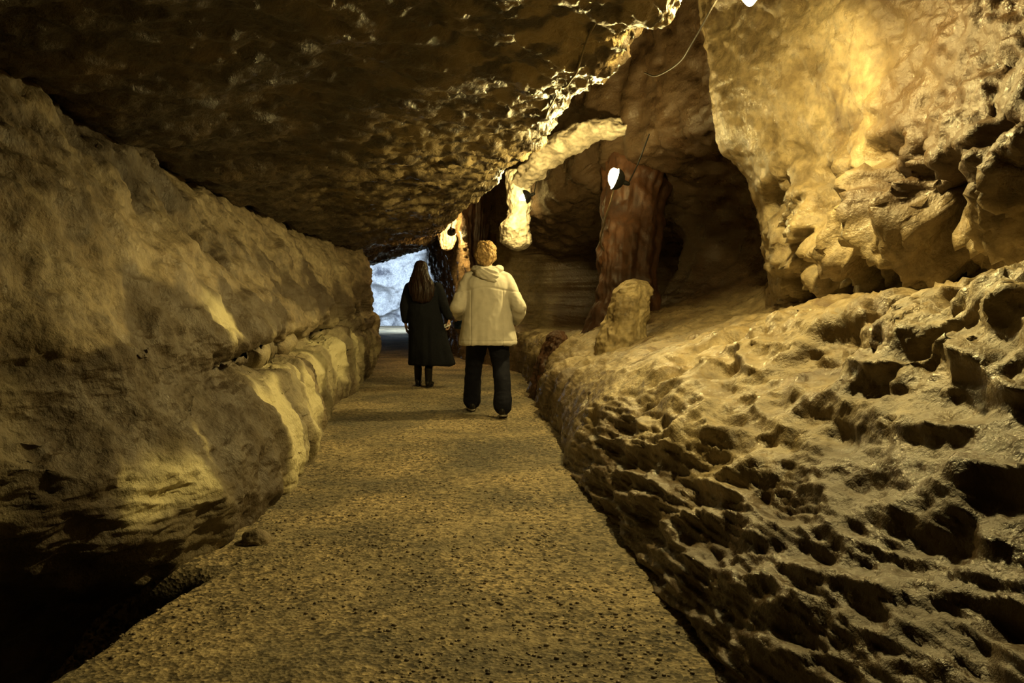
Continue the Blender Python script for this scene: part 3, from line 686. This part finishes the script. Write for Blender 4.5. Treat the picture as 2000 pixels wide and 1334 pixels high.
# ---- the person in the long black coat
PB = (-1.135, 10.1, FLOORZ)
LB, RB = (-.085, .06, .096), (.07, -.1, .098)
b = Blob()
b.loft([(.78, 0, 0, .145, .11), (.88, 0, 0, .165, .12), (1.0, 0, .0, .135, .105), (1.1, 0, 0, .145, .105), (1.22, 0, 0, .165, .11), (1.3, 0, -.005, .15, .085), (1.35, 0, 0, .075, .065)])
b.limb([((0, 0, 1.32), .05), ((-.03, .015, 1.43), .047)]); b.head((-.035, .03, 1.505), -.05)
for hip, knee, ank in (((-.09, 0, .84), (-.09, .06, .46), LB), ((.09, 0, .84), (.08, .02, .46), RB)):
    b.limb([(hip, .082), (knee, .052), ((ank[0], (knee[1] + ank[1]) / 2 - .02, .33), .05), (ank, .036)]); b.limb([(ank, .034), ((ank[0], ank[1] + .12, ank[2] - .05), .026)])
b.limb([((-.175, 0, 1.27), .048), ((-.235, -.03, 1.03), .04), ((-.24, .04, .83), .028)]); b.hand((-.24, .04, .83), (.02, .15, -1), (.9, .1, 0), 1, .35)
b.limb([((.175, 0, 1.27), .048), ((.265, -.04, 1.04), .04), ((.32, .0, .875), .028)]); b.hand((.32, .0, .875), (.08, .1, -1), (-.9, -.1, 0), -1, .55)
pb = link('person', b.mesh('person', .0055, 2), M['skin']); pb.location = PB
tag(pb, 'person with long dark hair in a long black coat walking ahead on the path', 'person', 'people walking through the cave')
b = Blob()
b.loft([(.275, .10, -.01, .295, .19), (.30, .10, -.01, .305, .2), (.45, .075, -.01, .28, .19), (.65, .05, 0, .25, .175), (.85, .025, 0, .225, .165), (1.0, 0, 0, .215, .155), (1.15, 0, 0, .222, .15), (1.26, 0, -.005, .212, .13), (1.32, 0, 0, .145, .1), (1.37, 0, .005, .08, .08), (1.41, -.01, .01, .07, .07)])
b.limb([((-.17, 0, 1.265), .078), ((-.215, -.02, 1.15), .074), ((-.24, -.03, 1.03), .066), ((-.238, .03, .86), .054)])
b.limb([((.17, 0, 1.265), .078), ((.225, -.02, 1.15), .074), ((.265, -.04, 1.04), .066), ((.315, -.005, .9), .054)])
def cf(c):
    a = np.arctan2(c[:, 1], c[:, 0] - .05)
    return .006 * ridged(c * [4, 4, 3], 3, 351) + .016 * sstep(1.0, .4, c[:, 2]) * perlin(np.stack([np.cos(a) * 2.6, np.sin(a) * 2.6, c[:, 2] * .6], 1), 353)
link('coat', b.mesh('coat', .0075, 2, cf), M['black'], pb)
b = Blob()
for hip, knee, ank in (((-.085, 0, .8), (-.09, .06, .46), LB), ((.085, 0, .8), (.08, .02, .46), RB)):
    b.limb([(hip, .09), (knee, .059), ((ank[0], (knee[1] + ank[1]) / 2 - .02, .33), .056), ((ank[0], ank[1], .17), .044)])
b.ball((0, 0, .84), (.17, .12, .1))
link('tights', b.mesh('tights', .0075, 3), M['tights'], pb)
shoe(pb, LB, .08, 0, M['leather'], .13); shoe(pb, RB, -.1, 0, M['leather'], .13)
b = Blob()
b.ball((-.036, .01, 1.52), (.092, .108, .105)); b.ball((-.036, -.04, 1.47), (.098, .08, .11))
b.loft([(1.07, .0, -.15, .03, .02), (1.1, -.005, -.155, .11, .04), (1.2, -.01, -.15, .155, .055), (1.3, -.02, -.12, .165, .075), (1.38, -.03, -.08, .135, .085), (1.46, -.036, -.045, .105, .085), (1.52, -.036, -.02, .09, .08)])
def lf(c):
    a = np.arctan2(c[:, 1] + .0, c[:, 0] + .03)
    return .008 * ridged(np.stack([c[:, 0] * 14 + .5 * np.sin(c[:, 2] * 9), c[:, 1] * 5, c[:, 2] * 1.6], 1), 3, 361) + .003 * ridged(np.stack([c[:, 0] * 50, c[:, 1] * 20, c[:, 2] * 4], 1), 2, 363)
link('hair', b.mesh('hair', .0055, 2, lf), M['brown'], pb)
# white card in the right hand
b = Blob(); b.loft([(-.003, 0, 0, .048, .022), (0, 0, 0, .052, .026), (.003, 0, 0, .048, .022)], p=3.5, sub=3)
cd = link('card', b.mesh('card', .002, 1), M['card']); cd.location = (PB[0] + .278, PB[1] - .235, PB[2] + .80); cd.rotation_euler = (math.radians(68), math.radians(-25), 0)
cd.location = (PB[0] + .30, PB[1] - .02, PB[2] + .79)
tag(cd, 'small white card held in the right hand of the person in the black coat', 'card')

# ------------------------------------------------------------------ lamps
def tube(name, pts, r, mat, parent=None, n=60, seg=10):
    k = np.arange(len(pts)); Q = pchip(k, np.array(pts, float), np.linspace(0, len(pts) - 1, n))
    T = np.gradient(Q, axis=0); T /= np.linalg.norm(T, axis=1, keepdims=True) + 1e-9
    ref = np.array([.3, .9, .2]); A = np.cross(T, ref); A /= np.linalg.norm(A, axis=1, keepdims=True); B = np.cross(T, A)
    a = np.linspace(0, 2 * math.pi, seg, endpoint=False)
    P = Q[:, None] + r * (np.cos(a)[None, :, None] * A[:, None] + np.sin(a)[None, :, None] * B[:, None])
    return link(name, grid_mesh(name, P, wrap=True, flip=True), mat, parent)

def lamp(loc, axis, label, bulb, shade_r=.1, shade_d=.12, long=(.058, .1), tip=(0, 0, -1), set_back=0.0):
    root = empty('cave_lamp', loc); tag(root, label, 'lamp', 'lamps along the cave passage')
    # bulb: a rounded, slightly pointed glass
    prof = [(-1, 0), (-.93, .22), (-.75, .5), (-.4, .86), (0, 1), (.4, .92), (.75, .66), (.95, .3), (1, 0)]
    z = np.linspace(0, len(prof) - 1, 34); pr = pchip(np.arange(len(prof)), np.array(prof), z)
    a = np.linspace(0, 2 * math.pi, 28, endpoint=False)
    P = np.stack([pr[:, 1:2] * long[0] * np.cos(a), pr[:, 1:2] * long[0] * np.sin(a), pr[:, 0:1] * long[1] + 0 * a], -1)
    me = grid_mesh('bulb', P, wrap=True)
    q = Vector((0, 0, -1)).rotation_difference(Vector(tip).normalized()); me.transform(q.to_matrix().to_4x4())
    link('bulb', me, bulb, root)
    # shade: an open metal dish behind the bulb, turned along the axis
    A = Vector(axis).normalized(); q = Vector((0, 0, 1)).rotation_difference(A)
    th = np.linspace(.001, math.pi / 2, 22); ins = np.stack([np.sin(th) * shade_r, -np.cos(th) * shade_d], 1)
    outr = np.stack([np.sin(th) * (shade_r + .006), -np.cos(th) * (shade_d + .006)], 1)[::-1]
    pr = np.concatenate([ins, outr]); P = np.stack([pr[:, 0:1] * np.cos(a), pr[:, 0:1] * np.sin(a), pr[:, 1:2] - set_back + 0 * a], -1)
    me = grid_mesh('lamp_shade', P, wrap=True); me.transform(q.to_matrix().to_4x4())
    link('lamp_shade', me, M['metal'], root)
    b = Blob(); b.limb([((0, 0, -shade_d - set_back), .024), ((0, 0, -shade_d - set_back - .05), .02)]); me = b.mesh('socket', .005, 1); me.transform(q.to_matrix().to_4x4())
    link('socket', me, M['metal'], root)
    return root, A * -(shade_d + set_back + .05)

WARM = (1.0, .76, .27)
L1 = Vector((1.28, 4.3, 2.755)); L2 = Vector((.98, 7.6, 2.265)); L3 = Vector((.17, 10.6, 2.50)); L4 = Vector((-1.06, 13.9, 2.33))
r1, s1 = lamp(L1, (-.3, -.2, -1), 'glowing lamp at the top of the picture beside the bright right wall', bulb_mat('bulb_glow', WARM, 1300), tip=(0, 0, -1))
tube('bracket', [s1, s1 + Vector((.15, .1, .25)), s1 + Vector((.6, .25, .45))], .009, M['metal'], r1)
r2, s2 = lamp(L2, (-.9, -.12, .3), 'bare glowing lamp in front of the dark alcove with a cord below', bulb_mat('bulb_glow_alcove', WARM, 1000), shade_r=.1, shade_d=.09, long=(.055, .1), set_back=.008)
tube('bracket', [s2, s2 + Vector((.1, .05, .2)), s2 + Vector((.22, .12, .5))], .007, M['metal'], r2)
tube('cord', [(0, 0, -.09), (-.02, .05, -.2), (-.05, .3, -.36), (-.05, .7, -.52), (.02, .98, -.62)], .008, M['cablelight'], r2)
r3, s3 = lamp(L3, (-.95, .1, -.3), 'hooded lamp lighting the pale rock pendant', bulb_mat('bulb_glow_pendant', WARM, 560), shade_r=.09, shade_d=.08, long=(.045, .08), tip=(-.8, 0, -.4))
tube('bracket', [s3, s3 + Vector((.03, .02, .15)), s3 + Vector((.1, .1, .5))], .007, M['metal'], r3)
r4, s4 = lamp(L4, (.1, .75, -.6), 'farthest lamp, small and bright above the black coat person', bulb_mat('bulb_glow_far', (1, .62, .22), 520), shade_r=.08, shade_d=.07, long=(.045, .08), tip=(.9, 0, -.3))
tube('bracket', [s4, s4 + Vector((.03, .02, .15)), s4 + Vector((.05, .1, .5))], .007, M['metal'], r4)

ck = tube('power_cable', [(1.25, 4.38, 2.93), (1.16, 4.7, 2.77), (1.17, 5.2, 2.75), (1.21, 5.8, 2.81), (1.2, 6.6, 2.95), (1.2, 7.2, 3.15)], .006, M['cable'])
tag(ck, 'thin cable looping from the top lamp towards the roof of the dark alcove', 'cable')
bpy.context.view_layer.update()
cl = bpy.data.objects['ceiling']; pts = []
for k in range(14):
    f = k / 13; x, y = .25 + .17 * f, 5.9 - 1.9 * f
    ok, hit, nn, ii = cl.ray_cast((x, y, 1.0), (0, 0, 1)); pts.append((x, y, (hit.z if ok else 2.4) - .012))
tag(tube('power_cable', pts, .006, M['cablelight']), 'thin pale cable running along the underside of the ceiling slab', 'cable')

# ------------------------------------------------------------------ daylight at the far mouth
def area(name, loc, target, size, power, col):
    l = bpy.data.lights.new(name, 'AREA'); l.shape = 'RECTANGLE'; l.size, l.size_y = size; l.energy = power; l.color = col
    o = bpy.data.objects.new(name, l); COL.objects.link(o); o.location = loc
    o.rotation_euler = (Vector(target) - Vector(loc)).to_track_quat('-Z', 'Y').to_euler(); return o
area('daylight_mouth', (-1.2, 31.5, 3.6), (-6.5, 40, 1.0), (3, 3), 2300, (.62, .8, 1.0))

w = bpy.data.worlds.new('world'); scn.world = w; w.use_nodes = True
w.node_tree.nodes['Background'].inputs[0].default_value = (.01, .008, .012, 1); w.node_tree.nodes['Background'].inputs[1].default_value = .02

scn.view_settings.view_transform = 'Standard'; scn.view_settings.look = 'None'; scn.view_settings.gamma = 1; scn.view_settings.exposure = .28
scn.cycles.max_bounces = 4; scn.cycles.diffuse_bounces = 1; scn.cycles.use_denoising = True; scn.cycles.sample_clamp_indirect = 4
